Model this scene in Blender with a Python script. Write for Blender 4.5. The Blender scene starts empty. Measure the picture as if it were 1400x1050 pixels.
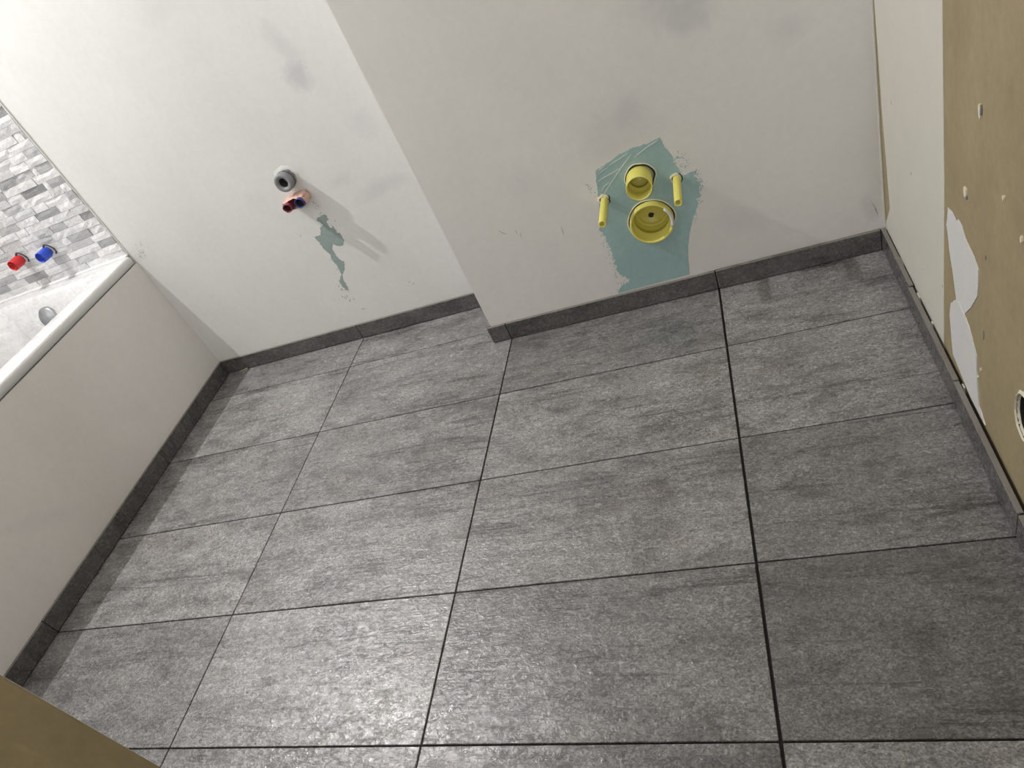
import bpy, bmesh, math, random
from mathutils import Vector, Matrix, noise

# ------------------------------------------------------------------ camera
SC = bpy.context.scene
F_PX = 944.9655
CAM = Vector((1.2683, -1.6474, 1.0780))
ROT = Matrix(((0.915029, 0.141799, -0.377645),
              (-0.184728, -0.684951, -0.704782),
              (-0.358606, 0.714657, -0.600555)))     # rows: right, down, forward
PPX, PPY = 700 - 5.8729, 525 + 31.8756
cam_data = bpy.data.cameras.new('camera')
cam = bpy.data.objects.new('camera', cam_data)
SC.collection.objects.link(cam)
cam_data.sensor_width = 36
cam_data.lens = F_PX / 1400 * 36
cam_data.shift_x = (700 - PPX) / 1400
cam_data.shift_y = (PPY - 525) / 1400
cam_data.clip_start = 0.02
rr, dd, ff = ROT[0].normalized(), ROT[1].normalized(), ROT[2].normalized()
cm = Matrix(((rr.x, -dd.x, -ff.x, CAM.x), (rr.y, -dd.y, -ff.y, CAM.y), (rr.z, -dd.z, -ff.z, CAM.z), (0, 0, 0, 1)))
cam.matrix_world = cm
SC.camera = cam

# ------------------------------------------------------------------ world and exposure
w = bpy.data.worlds.new('world'); SC.world = w
w.use_nodes = True
w.node_tree.nodes['Background'].inputs[0].default_value = (0.05, 0.05, 0.05, 1)
w.node_tree.nodes['Background'].inputs[1].default_value = 0.0
SC.view_settings.view_transform = 'Standard'
SC.view_settings.look = 'None'
SC.view_settings.exposure = 0.0
SC.view_settings.gamma = 1.0
SC.view_settings.use_curve_mapping = False
BULB = Vector((-0.98, -0.30, 2.36))      # ceiling spot above the tub
BULB_R = 0.014
BULB_STRENGTH = 20500.0
BULB_AIM = Vector((0.63, -0.30, -0.71))   # adjustable spot, turned into the room
FILL_POS = Vector((1.30, -2.45, 1.45))       # unseen fill lamp, added in the hallway to brighten the upright surfaces
FILL_STRENGTH = 46.0
LIGHT_COL = (1.0, 0.985, 0.985)

# ------------------------------------------------------------------ helpers
COL = SC.collection
random.seed(7)

def hit(u, v, axis, val):
    """photo pixel -> point on the plane axis = val"""
    d = rr * ((u - PPX) / F_PX) + dd * ((v - PPY) / F_PX) + ff
    t = (val - CAM[axis]) / d[axis]
    return CAM + d * t

def tag(o, label=None, cat=None, group=None, kind=None):
    if label: o['label'] = label
    if cat: o['category'] = cat
    if group: o['group'] = group
    if kind: o['kind'] = kind
    return o

def empty(name, loc=(0, 0, 0)):
    o = bpy.data.objects.new(name, None)
    o.empty_display_size = 0.05
    o.location = loc
    COL.objects.link(o)
    return o

def link_mesh(name, me, mat=None, parent=None, loc=(0, 0, 0), smooth=False):
    if mat is not None:
        for m in (mat if isinstance(mat, (list, tuple)) else [mat]):
            me.materials.append(m)
    if smooth:
        for p in me.polygons: p.use_smooth = True
    o = bpy.data.objects.new(name, me)
    COL.objects.link(o)
    if parent is not None:
        o.parent = parent
        o.location = Vector(loc) - world_loc(parent)
    else:
        o.location = loc
    return o

def world_loc(o):
    v = Vector(o.location)
    p = o.parent
    while p is not None:
        v += Vector(p.location); p = p.parent
    return v

def bm_done(bm, name):
    bmesh.ops.recalc_face_normals(bm, faces=bm.faces[:])
    me = bpy.data.meshes.new(name)
    bm.to_mesh(me); bm.free()
    return me

def box_bm(bm, lo, hi):
    v = [bm.verts.new((x, y, z)) for x in (lo[0], hi[0]) for y in (lo[1], hi[1]) for z in (lo[2], hi[2])]
    fs = []
    for a, b, c, d in ((0, 1, 3, 2), (4, 6, 7, 5), (0, 4, 5, 1), (2, 3, 7, 6), (0, 2, 6, 4), (1, 5, 7, 3)):
        fs.append(bm.faces.new((v[a], v[b], v[c], v[d])))
    return v, fs

def box(name, lo, hi, mat, parent=None, bevel=0.0, seg=1, top_mat=None, front=None):
    """box object with its origin at the box centre of its footprint"""
    lo, hi = Vector(lo), Vector(hi)
    c = Vector(((lo.x + hi.x) / 2, (lo.y + hi.y) / 2, lo.z))
    bm = bmesh.new()
    box_bm(bm, lo - c, hi - c)
    if bevel:
        bmesh.ops.bevel(bm, geom=bm.edges[:], offset=bevel, segments=seg, profile=0.5, affect='EDGES')
    me = bm_done(bm, name)
    mats = [mat]
    if top_mat is not None:
        mats.append(top_mat)
        fr = Vector(front)
        for p in me.polygons:
            p.material_index = 0 if p.normal.dot(fr) > 0.9 else 1
    return link_mesh(name, me, mats, parent, c)

def loft(name, rings, mat, parent=None, cap0=False, cap1=False, smooth=True, closed=True):
    bm = bmesh.new()
    vs = [[bm.verts.new(p) for p in r] for r in rings]
    n = len(rings[0])
    for a, b in zip(vs, vs[1:]):
        for i in range(n if closed else n - 1):
            j = (i + 1) % n
            bm.faces.new((a[i], a[j], b[j], b[i]))
    if cap0: bm.faces.new(vs[0])
    if cap1: bm.faces.new(list(reversed(vs[-1])))
    me = bm_done(bm, name)
    o = link_mesh(name, me, mat, parent, (0, 0, 0) , smooth)
    if parent is not None: o.location = -world_loc(parent)
    return o

def lathe(name, c, axis, prof, mat, parent=None, n=32, smooth=True, wob=0.0, ry=1.0):
    """profile [(dist along axis, radius)...] around axis from point c"""
    ax = Vector(axis).normalized()
    up = Vector((0, 0, 1)) if abs(ax.z) < 0.9 else Vector((1, 0, 0))
    s = ax.cross(up).normalized(); t = s.cross(ax)
    base = Vector(c) - (world_loc(parent) if parent is not None else Vector((0, 0, 0)))
    rings = []
    for d, r in prof:
        ring = []
        for i in range(n):
            a = 2 * math.pi * i / n
            k = r * (1 + wob * noise.noise(Vector((math.cos(a) * 2, math.sin(a) * 2, d * 40 + c[0] * 9))))
            ring.append(base + ax * d + s * (k * math.cos(a)) + t * (k * ry * math.sin(a)))
        rings.append(ring)
    bm = bmesh.new()
    vs = [[bm.verts.new(p) for p in r] for r in rings]
    for a, b in zip(vs, vs[1:]):
        for i in range(n):
            j = (i + 1) % n
            bm.faces.new((a[i], a[j], b[j], b[i]))
    me = bm_done(bm, name)
    if smooth:
        for p in me.polygons: p.use_smooth = len(p.vertices) == 4
    o = link_mesh(name, me, mat, None, (0, 0, 0))
    if parent is not None: o.parent = parent
    return o

def tube(name, pts, r, mat, parent=None, n=8, closed=False):
    off = world_loc(parent) if parent is not None else Vector((0, 0, 0))
    P = [Vector(p) - off for p in pts]
    rings = []
    m = len(P)
    for k, p in enumerate(P):
        if closed: tg = (P[(k + 1) % m] - P[k - 1]).normalized()
        else: tg = (P[min(k + 1, m - 1)] - P[max(k - 1, 0)]).normalized()
        up = Vector((0, 0, 1)) if abs(tg.z) < 0.9 else Vector((1, 0, 0))
        s = tg.cross(up).normalized(); t = s.cross(tg)
        rings.append([p + (s * math.cos(2 * math.pi * i / n) + t * math.sin(2 * math.pi * i / n)) * r for i in range(n)])
    bm = bmesh.new()
    vs = [[bm.verts.new(p) for p in q] for q in rings]
    pairs = list(zip(vs, vs[1:])) + ([(vs[-1], vs[0])] if closed else [])
    for a, b in pairs:
        for i in range(n):
            j = (i + 1) % n
            bm.faces.new((a[i], a[j], b[j], b[i]))
    if not closed:
        bm.faces.new(vs[0]); bm.faces.new(list(reversed(vs[-1])))
    me = bm_done(bm, name)
    for p in me.polygons: p.use_smooth = True
    o = link_mesh(name, me, mat, None, (0, 0, 0))
    if parent is not None: o.parent = parent
    return o

def ragged(pts, step, amp, seed):
    """resample a closed 2-D outline and roughen it"""
    out = []
    for k in range(len(pts)):
        a = Vector(pts[k][:2]); b = Vector(pts[(k + 1) % len(pts)][:2])
        am = pts[k][2] if len(pts[k]) > 2 else amp
        n = max(1, int((b - a).length / step))
        d = (b - a); nrm = Vector((-d.y, d.x)).normalized() if d.length else Vector((0, 0))
        for i in range(n):
            p = a + d * (i / n)
            q = noise.noise(Vector((p.x * 170 + seed, p.y * 170, seed))) + 0.6 * noise.noise(Vector((p.x * 420, p.y * 420 + seed, 3.1)))
            if i or am < amp * 3: p = p + nrm * (am * q)
            out.append(p)
    return out

def sheet(name, outlines, to3d, normal, thick, mat, parent):
    """thin layer lying on a wall: one or more outlines (2-D), extruded along the wall normal"""
    bm = bmesh.new()
    nv = Vector(normal)
    off = world_loc(parent) if parent is not None else Vector((0, 0, 0))
    for ol in outlines:
        fr = [bm.verts.new(to3d(p) + nv * thick - off) for p in ol]
        bk = [bm.verts.new(to3d(p) - off) for p in ol]
        n = len(ol)
        bm.faces.new(fr)
        for i in range(n):
            j = (i + 1) % n
            bm.faces.new((fr[i], fr[j], bk[j], bk[i]))
    bmesh.ops.recalc_face_normals(bm, faces=bm.faces[:])
    bmesh.ops.triangulate(bm, faces=[f for f in bm.faces if len(f.verts) > 4])
    me = bpy.data.meshes.new(name); bm.to_mesh(me); bm.free()
    o = link_mesh(name, me, mat, None, (0, 0, 0))
    if parent is not None: o.parent = parent
    return o

# ------------------------------------------------------------------ materials
class NT:
    def __init__(s, name, **kw):
        s.m = bpy.data.materials.new(name); s.m.use_nodes = True
        s.t = s.m.node_tree; s.t.nodes.clear()
        s.out = s.t.nodes.new('ShaderNodeOutputMaterial')
        s.b = s.t.nodes.new('ShaderNodeBsdfPrincipled')
        s.l(s.b.outputs[0], s.out.inputs[0])
        for k, v in kw.items():
            s.b.inputs[k.replace('_', ' ')].default_value = v
    def l(s, a, b): s.t.links.new(a, b)
    def n(s, t, **kw):
        x = s.t.nodes.new('ShaderNode' + t)
        for k, v in kw.items(): setattr(x, k, v)
        return x
    def noise(s, co, scale, detail=4, rough=0.55, dist=0.0):
        x = s.n('TexNoise'); x.inputs['Scale'].default_value = scale; x.inputs['Detail'].default_value = detail
        x.inputs['Roughness'].default_value = rough; x.inputs['Distortion'].default_value = dist
        s.l(co, x.inputs['Vector']); return x.outputs['Fac']
    def ramp(s, fac, stops):
        x = s.n('ValToRGB'); e = x.color_ramp.elements
        while len(e) < len(stops): e.new(0.5)
        for k, (p, c) in enumerate(stops):
            e[k].position = p; e[k].color = (c, c, c, 1) if isinstance(c, (int, float)) else (*c, 1)
        s.l(fac, x.inputs[0]); return x.outputs[0]
    def mix(s, f, a, b, mode='MIX'):
        x = s.n('MixRGB', blend_type=mode)
        for i, v in enumerate((f, a, b)):
            if isinstance(v, (int, float)): x.inputs[i].default_value = v if i == 0 else (v, v, v, 1)
            elif isinstance(v, tuple): x.inputs[i].default_value = (*v, 1)
            else: s.l(v, x.inputs[i])
        return x.outputs[0]
    def math(s, op, a, b=0.0, c=0.0):
        x = s.n('Math', operation=op)
        for i, v in enumerate((a, b, c)):
            if isinstance(v, (int, float)): x.inputs[i].default_value = v
            else: s.l(v, x.inputs[i])
        return x.outputs[0]
    def mapping(s, co, scale=(1, 1, 1), rot=(0, 0, 0), loc=(0, 0, 0)):
        x = s.n('Mapping'); s.l(co, x.inputs[0])
        x.inputs['Location'].default_value = loc; x.inputs['Rotation'].default_value = rot; x.inputs['Scale'].default_value = scale
        return x.outputs[0]
    def bump(s, h, strength=0.3, dist=0.001, prev=None):
        x = s.n('Bump'); x.inputs['Strength'].default_value = strength; x.inputs['Distance'].default_value = dist
        s.l(h, x.inputs['Height'])
        if prev is not None: s.l(prev, x.inputs['Normal'])
        s.l(x.outputs[0], s.b.inputs['Normal']); return x.outputs[0]
    def pos(s): return s.n('NewGeometry').outputs['Position']
    def obj(s): return s.n('TexCoord').outputs['Object']
    def rnd(s): return s.n('ObjectInfo').outputs['Random']

def simple(name, col, rough=0.5, bump=0.0, bscale=200, var=0.1, vscale=30, **kw):
    m = NT(name, Roughness=rough, **kw)
    co = m.pos()
    f = m.noise(co, vscale, 4)
    c = m.mix(f, tuple(x * (1 - var) for x in col), tuple(min(1, x * (1 + var)) for x in col))
    m.l(c, m.b.inputs['Base Color'])
    if bump: m.bump(m.noise(co, bscale, 4), bump, 0.001)
    return m.m

def tile_material(name, base_lo, base_hi, wet=True):
    m = NT(name, Roughness=0.45)
    rnd = m.rnd()
    co0 = m.obj()
    add = m.n('VectorMath', operation='MULTIPLY_ADD')
    comb = m.n('CombineXYZ'); 
    m.l(m.math('MULTIPLY', rnd, 41.0), comb.inputs[0]); m.l(m.math('MULTIPLY', rnd, 97.0), comb.inputs[1]); m.l(m.math('MULTIPLY', rnd, 13.0), comb.inputs[2])
    add.inputs[1].default_value = (1, 1, 1)
    m.l(co0, add.inputs[0]); m.l(comb.outputs[0], add.inputs[2])
    co = add.outputs[0]
    # clouds drawn out along the tile
    cl = m.noise(m.mapping(co, (2.2, 6.0, 4.0)), 1.6, 6, 0.62, 0.6)
    cl2 = m.noise(m.mapping(co, (5, 11, 8)), 2.0, 5, 0.6, 0.4)
    fine = m.noise(m.mapping(co, (1, 1.6, 1.4)), 95, 5, 0.72, 1.4)
    fine2 = m.noise(co, 330, 3, 0.7, 0.5)
    streak = m.noise(m.mapping(co, (1.6, 24, 24)), 1.7, 4, 0.6, 1.3)
    c = m.ramp(cl, [(0.27, base_lo), (0.72, base_hi)])
    c = m.mix(m.ramp(cl2, [(0.42, 0.0), (0.72, 0.55)]), c, tuple(x * 1.3 for x in base_hi))
    c = m.mix(m.ramp(cl2, [(0.28, 0.62), (0.46, 0.0)]), c, tuple(x * 0.62 for x in base_lo))
    c = m.mix(m.math('MULTIPLY', m.ramp(streak, [(0.62, 0.0), (0.70, 1.0)]), 0.62), c, tuple(x * 0.5 for x in base_lo))
    vein = m.noise(m.mapping(co, (0.9, 13, 13), (0, 0, 0.05), (3, 8, 2)), 1.5, 5, 0.62, 0.9)
    c = m.mix(m.math('MULTIPLY', m.ramp(m.math('ABSOLUTE', m.math('SUBTRACT', vein, 0.40)), [(0.0, 1.0), (0.030, 0.0)]), m.ramp(cl, [(0.42, 0.8), (0.60, 0.0)])), c, tuple(x * 0.42 for x in base_lo))
    # rusty / violet hints
    tint = m.noise(m.mapping(co, (3, 5, 4), (0, 0, 0), (7, 3, 1)), 1.8, 3)
    c = m.mix(m.ramp(tint, [(0.56, 0.0), (0.74, 0.22)]), c, (0.19, 0.135, 0.115))
    # fibrous flecks
    fl = m.math('ADD', m.math('MULTIPLY', fine, 0.58), m.math('MULTIPLY', fine2, 0.42))
    c = m.mix(1.0, c, m.ramp(fl, [(0.35, 0.30), (0.5, 0.90), (0.65, 2.0)]), 'MULTIPLY')
    # every tile a little lighter or darker
    c = m.mix(1.0, c, m.n('ObjectInfo').outputs['Color'], 'MULTIPLY')
    m.l(c, m.b.inputs['Base Color'])
    relief = m.noise(m.mapping(co, (1, 1.5, 1.2)), 52, 4, 0.62, 1.2)
    h = m.math('ADD', m.math('MULTIPLY', relief, 1.0), m.math('ADD', m.math('MULTIPLY', fine, 0.22), m.math('MULTIPLY', streak, 0.8)))
    m.bump(h, 1.0, 0.0017)
    m.l(m.ramp(relief, [(0.40, 0.34), (0.55, 0.05)]), m.b.inputs['Roughness'])
    m.b.inputs['Specular IOR Level'].default_value = 0.75
    return m.m

def wall_material(name, col, smudges, axis_u=0, seed=0.0):
    """skim-coated wall, with given thin grey-blue filler smudges [(u, z, ru, rz, rot, strength)]"""
    m = NT(name, Roughness=0.62)
    P = m.pos()
    sep = m.n('SeparateXYZ'); m.l(P, sep.inputs[0])
    u = sep.outputs[axis_u]; z = sep.outputs[2]
    big = m.noise(m.mapping(P, (1, 1, 0.7), (0, 0, 0), (seed, 0, 0)), 2.6, 5, 0.6)
    c = m.mix(m.ramp(big, [(0.35, 0.0), (0.7, 1.0)]), tuple(x * 0.955 for x in col), tuple(min(1, x * 1.03) for x in col))
    nz = m.noise(P, 14, 5, 0.65, 0.6)
    for (su, sz, ru, rz, rot, st) in smudges:
        du = m.math('SUBTRACT', u, su); dz = m.math('SUBTRACT', z, sz)
        ca, sa = math.cos(rot), math.sin(rot)
        a = m.math('ADD', m.math('MULTIPLY', du, ca), m.math('MULTIPLY', dz, sa))
        b = m.math('SUBTRACT', m.math('MULTIPLY', dz, ca), m.math('MULTIPLY', du, sa))
        a = m.math('DIVIDE', a, ru); b = m.math('DIVIDE', b, rz)
        d = m.math('SQRT', m.math('ADD', m.math('MULTIPLY', a, a), m.math('MULTIPLY', b, b)))
        d = m.math('ADD', d, m.math('MULTIPLY', m.math('SUBTRACT', nz, 0.5), 1.3))
        f = m.math('MULTIPLY', m.ramp(d, [(0.25, 1.0), (1.0, 0.0)]), st)
        c = m.mix(f, c, (0.50, 0.515, 0.535))
    fine = m.noise(P, 60, 4, 0.6)
    c = m.mix(1.0, c, m.ramp(fine, [(0.3, 0.975), (0.7, 1.015)]), 'MULTIPLY')
    m.l(c, m.b.inputs['Base Color'])
    h = m.math('ADD', m.math('MULTIPLY', m.noise(P, 9, 4), 1.5), m.math('MULTIPLY', fine, 0.25))
    m.bump(h, 0.25, 0.0022)
    m.b.inputs['Specular IOR Level'].default_value = 0.25
    return m.m

def board_material(name, col):
    m = NT(name, Roughness=0.7)
    P = m.pos()
    a = m.noise(m.mapping(P, (1, 1, 0.7)), 7, 6, 0.62)
    c = m.mix(m.ramp(a, [(0.3, 0.0), (0.7, 1.0)]), tuple(x * 0.9 for x in col), tuple(x * 1.1 for x in col))
    f = m.noise(m.mapping(P, (1, 1, 0.75)), 70, 5, 0.7)
    c = m.mix(1.0, c, m.ramp(f, [(0.3, 0.93), (0.7, 1.07)]), 'MULTIPLY')
    sc = m.noise(m.mapping(P, (6, 6, 1.2), (0.35, 0, 0)), 3.5, 3, 0.5, 1.0)
    c = m.mix(m.ramp(sc, [(0.64, 0.0), (0.70, 0.2)]), c, tuple(min(1, x * 1.5) for x in col))
    m.l(c, m.b.inputs['Base Color'])
    m.bump(f, 0.15, 0.001)
    m.b.inputs['Specular IOR Level'].default_value = 0.2
    return m.m

WALL = (0.74, 0.737, 0.722)
M = {}
M['tile'] = tile_material('slate_tile', (0.140, 0.136, 0.133), (0.268, 0.263, 0.259))
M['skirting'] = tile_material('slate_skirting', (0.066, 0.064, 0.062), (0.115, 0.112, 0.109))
M['tile_body'] = simple('tile_cut_edge', (0.20, 0.185, 0.165), 0.8, 0.3, 300)
M['grout'] = simple('dark_grout', (0.012, 0.0115, 0.011), 0.9, 0.3, 400)
def smudge(u, v, yw, ru, rz, rot, st):
    h = hit(u, v, 1, yw)
    return (h.x, h.z, ru, rz, rot, st)
YN, YB = 0.1611, -0.0558           # niche wall, front of the boxed-in wall
M['wall_niche'] = wall_material('skimmed_niche_wall', WALL, [smudge(408, 103, YN, 0.045, 0.055, 0.5, 0.62), smudge(388, 65, YN, 0.035, 0.10, 0.3, 0.30),
    smudge(520, 256, YN, 0.11, 0.032, 0.15, 0.34), smudge(465, 247, YN, 0.05, 0.025, 0.1, 0.22), smudge(495, 172, YN, 0.05, 0.05, 0.4, 0.20), smudge(215, 12, YN, 0.08, 0.05, 0, 0.15), smudge(350, 275, YN, 0.06, 0.05, 0.0, 0.14)], 0, 0)
M['wall_box'] = wall_material('skimmed_box_wall', (0.735, 0.722, 0.695), [smudge(925, 18, YB, 0.10, 0.055, -0.35, 0.55), smudge(905, -8, YB, 0.11, 0.05, 0, 0.35), smudge(840, 182, YB, 0.13, 0.11, 0.5, 0.30),
    smudge(862, 155, YB, 0.04, 0.05, 0, 0.22), smudge(1080, 38, YB, 0.05, 0.045, 0, 0.28), smudge(720, 250, YB, 0.10, 0.07, 0, 0.12), smudge(1010, 300, YB, 0.09, 0.05, -0.4, 0.16), smudge(1188, 285, YB, 0.02, 0.05, 0.2, 0.35)], 0, 3.7)
M['wall_plain'] = wall_material('skimmed_plain_wall', WALL, [], 1, 5)
M['apron'] = wall_material('skimmed_tub_apron', (0.79, 0.77, 0.74), [(-0.70, 0.22, 0.16, 0.03, -0.6, 0.12), (-0.25, 0.2, 0.10, 0.04, -0.4, 0.07)], 1, 9)
M['ceiling'] = simple('ceiling_white', (0.78, 0.77, 0.75), 0.8)
M['board'] = board_material('raw_plasterboard', (0.335, 0.275, 0.165))
M['teal'] = board_material('green_plasterboard', (0.325, 0.47, 0.47))
M['filler'] = simple('white_filler', (0.66, 0.655, 0.65), 0.7, 0.35, 120, 0.06, 25)
M['filler_cream'] = simple('cream_filler', (0.62, 0.60, 0.53), 0.7, 0.2, 90, 0.05, 12)
M['paper'] = simple('torn_board_paper', (0.72, 0.66, 0.52), 0.9, 0.6, 300, 0.15, 90)
M['plaster_dark'] = simple('scuffed_plaster', (0.20, 0.20, 0.19), 0.9)
M['concrete'] = simple('hall_concrete', (0.26, 0.25, 0.235), 0.85, 0.3, 90, 0.15, 6)

# ------------------------------------------------------------------ room dimensions (from the 60 x 30 cm floor tiles)
XT, XR, XLEFT = -0.608, 1.5811, -1.325    # tub apron, right wall, outer wall behind the tub
XBOX = 0.5437                      # left side of the boxed-in wall
YF0, YF1 = -1.347, -1.475           # front partition (room side, hall side)
XJ = 0.315                         # end of that partition
CEIL = 2.44
YH = -2.75
SK = 0.0561                        # skirting height
ST = 0.009                         # skirting thickness
PX_, PY_ = 0.5915, 0.3033

def structure(o, label, cat): return tag(o, label, cat, kind='structure')

# walls
wall_niche = structure(box('wall_back', (XLEFT - 0.1, YN, -0.05), (XBOX + 0.01, YN + 0.1, CEIL), M['wall_niche']),
                       'off-white skimmed back wall of the niche beside the bathtub', 'wall')
bm = bmesh.new(); box_bm(bm, (XBOX, YB, 0), (XR + 0.1, YN + 0.1, CEIL))
bmesh.ops.bevel(bm, geom=[e for e in bm.edges if all(abs(v.co.x - XBOX) < 1e-5 and abs(v.co.y - YB) < 1e-5 for v in e.verts)], offset=0.003, segments=3, affect='EDGES')
def cut_hole(o, c, r, depth):
    cb_ = bmesh.new()
    bmesh.ops.create_cone(cb_, cap_ends=True, segments=56, radius1=r, radius2=r, depth=depth * 2, matrix=Matrix.Translation(c) @ Matrix.Rotation(math.pi / 2, 4, 'X'))
    cme = bm_done(cb_, 'cutter'); co = bpy.data.objects.new('cutter', cme); COL.objects.link(co)
    md = o.modifiers.new('cut', 'BOOLEAN'); md.object = co; md.operation = 'DIFFERENCE'; md.solver = 'EXACT'
    bpy.context.view_layer.update()
    me = bpy.data.meshes.new_from_object(o.evaluated_get(bpy.context.evaluated_depsgraph_get()))
    o.modifiers.clear(); o.data = me
    bpy.data.objects.remove(co)
wall_box = structure(link_mesh('wall_toilet', bm_done(bm, 'wall_toilet'), M['wall_box']),
                     'off-white boxed-out wall carrying the yellow toilet connection sleeves', 'wall')
cut_hole(wall_box, hit(891, 302, 1, YB), 0.0535 * 1.03, 0.085)
cut_hole(wall_box, hit(874, 244, 1, YB), 0.0305 * 1.04, 0.06)
wall_left = structure(box('wall_left', (XLEFT - 0.1, YH, -0.05), (XLEFT, YN, CEIL), M['wall_plain']), 'white wall along the far side of the bathtub', 'wall')
wall_front = structure(box('wall_front', (XLEFT, YF1, 0), (XJ, YF0, CEIL), M['board'], bevel=0.004, seg=2), 'raw tan plasterboard partition ending at the door opening', 'wall')
wall_hall = structure(box('wall_hall', (XLEFT, YH - 0.1, -0.05), (XR + 0.1, YH, CEIL), M['wall_plain']), 'plain wall of the hallway outside the door opening', 'wall')
wall_front.data.materials.append(M['wall_plain'])
for p in wall_front.data.polygons:
    if p.normal.y > 0.9: p.material_index = 1
ceiling = structure(box('ceiling', (XLEFT - 0.1, YH - 0.1, CEIL), (XR + 0.1, YN + 0.1, CEIL + 0.1), M['ceiling']), 'plain white ceiling over the bathroom', 'ceiling')
apron = structure(box('wall_apron', (XT - 0.05, YF0, 0), (XT, YN, 0.4990), M['apron']), 'cream skimmed apron panel closing the side of the bathtub', 'wall')

# right wall of raw plasterboard, with a round socket hole
HY, HZ, HR = hit(1402, 573, 0, XR).y, hit(1402, 573, 0, XR).z, 0.033
def right_wall():
    bm = bmesh.new()
    y0, y1, z0, z1 = YH, YB, -0.05, CEIL
    s = 0.08
    n = 32
    sq, ci, inn = [], [], []
    for i in range(n):
        a = 2 * math.pi * (i + 0.5) / n
        c, sn = math.cos(a), math.sin(a)
        k = s / max(abs(c), abs(sn))
        sq.append((HY + c * k, HZ + sn * k))
        rad = HR * (1 + 0.09 * noise.noise(Vector((c * 2.2, sn * 2.2, 4.0))))
        ci.append((HY + c * rad, HZ + sn * rad * 1.15))
    V = lambda p, x=XR: bm.verts.new((x, p[0], p[1]))
    vs = [V(p) for p in sq]; vc = [V(p) for p in ci]; vi = [V(p, XR + 0.013) for p in ci]
    vi2 = [V((HY + (p[0] - HY) * 1.3, HZ + (p[1] - HZ) * 1.3), XR + 0.014) for p in ci]
    vb = [V((HY + (p[0] - HY) * 1.3, HZ + (p[1] - HZ) * 1.3), XR + 0.06) for p in ci]
    for i in range(n):
        j = (i + 1) % n
        bm.faces.new((vs[i], vs[j], vc[j], vc[i]))
        bm.faces.new((vc[i], vc[j], vi[j], vi[i]))
        bm.faces.new((vi[i], vi[j], vi2[j], vi2[i]))
        bm.faces.new((vi2[i], vi2[j], vb[j], vb[i]))
    bm.faces.new(list(reversed(vb)))
    # the outer frame around the square
    right = [v for v in vs if v.co.y > HY + s * 0.999]; left = [v for v in vs if v.co.y < HY - s * 0.999]
    top = [v for v in vs if v.co.z > HZ + s * 0.999]; bot = [v for v in vs if v.co.z < HZ - s * 0.999]
    cor = {}
    A = bm.verts.new((XR, y0, z0)); B = bm.verts.new((XR, y1, z0)); C = bm.verts.new((XR, y1, z1)); D = bm.verts.new((XR, y0, z1))
    right.sort(key=lambda v: v.co.z); left.sort(key=lambda v: v.co.z); top.sort(key=lambda v: v.co.y); bot.sort(key=lambda v: v.co.y)
    bm.faces.new([B, C] + list(reversed(right)))
    bm.faces.new([A, D] + list(reversed(left)))
    bm.faces.new([D, C] + list(reversed(top)))
    bm.faces.new([A, B] + list(reversed(bot)))
    bm.faces.new([C, right[-1], top[-1]]); bm.faces.new([B, bot[-1], right[0]])
    bm.faces.new([D, top[0], left[-1]]); bm.faces.new([A, left[0], bot[0]])
    # body behind
    q = [bm.verts.new((XR + 0.1, y, z)) for y, z in ((y0, z0), (y1, z0), (y1, z1), (y0, z1))]
    bm.faces.new(q)
    for (a, b, c, d) in ((A, B, q[1], q[0]), (B, C, q[2], q[1]), (C, D, q[3], q[2]), (D, A, q[0], q[3])):
        bm.faces.new((a, b, c, d))
    bmesh.ops.recalc_face_normals(bm, faces=bm.faces[:])
    me = bpy.data.meshes.new('wall_right'); bm.to_mesh(me); bm.free()
    M['hole'] = simple('hole_dark', (0.03, 0.03, 0.028), 0.9)  # dark colour stands in for the shade inside the socket hole
    o = link_mesh('wall_right', me, [M['board'], M['hole']])
    for p in me.polygons:
        if XR + 0.004 < p.center.x < XR + 0.07: p.material_index = 1
    for p in me.polygons:
        if len(p.vertices) == 4 and p.area > 0.05: p.material_index = 0
    return o
wall_right = structure(right_wall(), 'raw tan plasterboard wall with white filler strip and patches', 'wall')

# floor slab (dark bed shows in the joints) with tiles
floor = structure(box('floor', (XLEFT - 0.1, YF0, -0.06), (XR + 0.1, YN + 0.1, -0.0045), M['grout']), 'dark grey slate-look tiled bathroom floor', 'floor')
hall_floor = structure(box('floor_hall', (XLEFT - 0.1, YH - 0.1, -0.06), (XR + 0.1, YF0, -0.002), M['concrete']), 'bare concrete hallway floor outside the door opening', 'floor')

# how light each tile is, by row (from the back wall) and column
TONE = {0: (1.0, 1.05, 1, 1), 1: (1.10, 1.02, 0.82, 1.0), 2: (0.98, 0.94, 1.0, 0.98), 3: (1.10, 1.0, 0.94, 0.74), 4: (0.86, 1.04, 0.74, 0.53), 5: (0.80, 0.80, 0.70, 0.80)}
def floor_tile(x0, x1, y0, y1, tone):
    lo = (x0, y0, -0.0105); hi = (x1, y1, random.uniform(-0.0003, 0.0003))
    o = box('floor_tile', lo, hi, M['tile'], floor, bevel=0.0008)
    o.color = (tone, tone, tone, 1)
    return o
GX = {-1: XT + 0.004, 0: 0.0, 1: PX_, 2: 2 * PX_, 3: XR - 0.002}
JW = {-1: 0.0, 0: 0.0015, 1: 0.0019, 2: 0.0026, 3: 0.0}
rows = [YN - 0.002] + [-k * PY_ for k in range(0, 5)] + [YF0 + 0.002]
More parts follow.
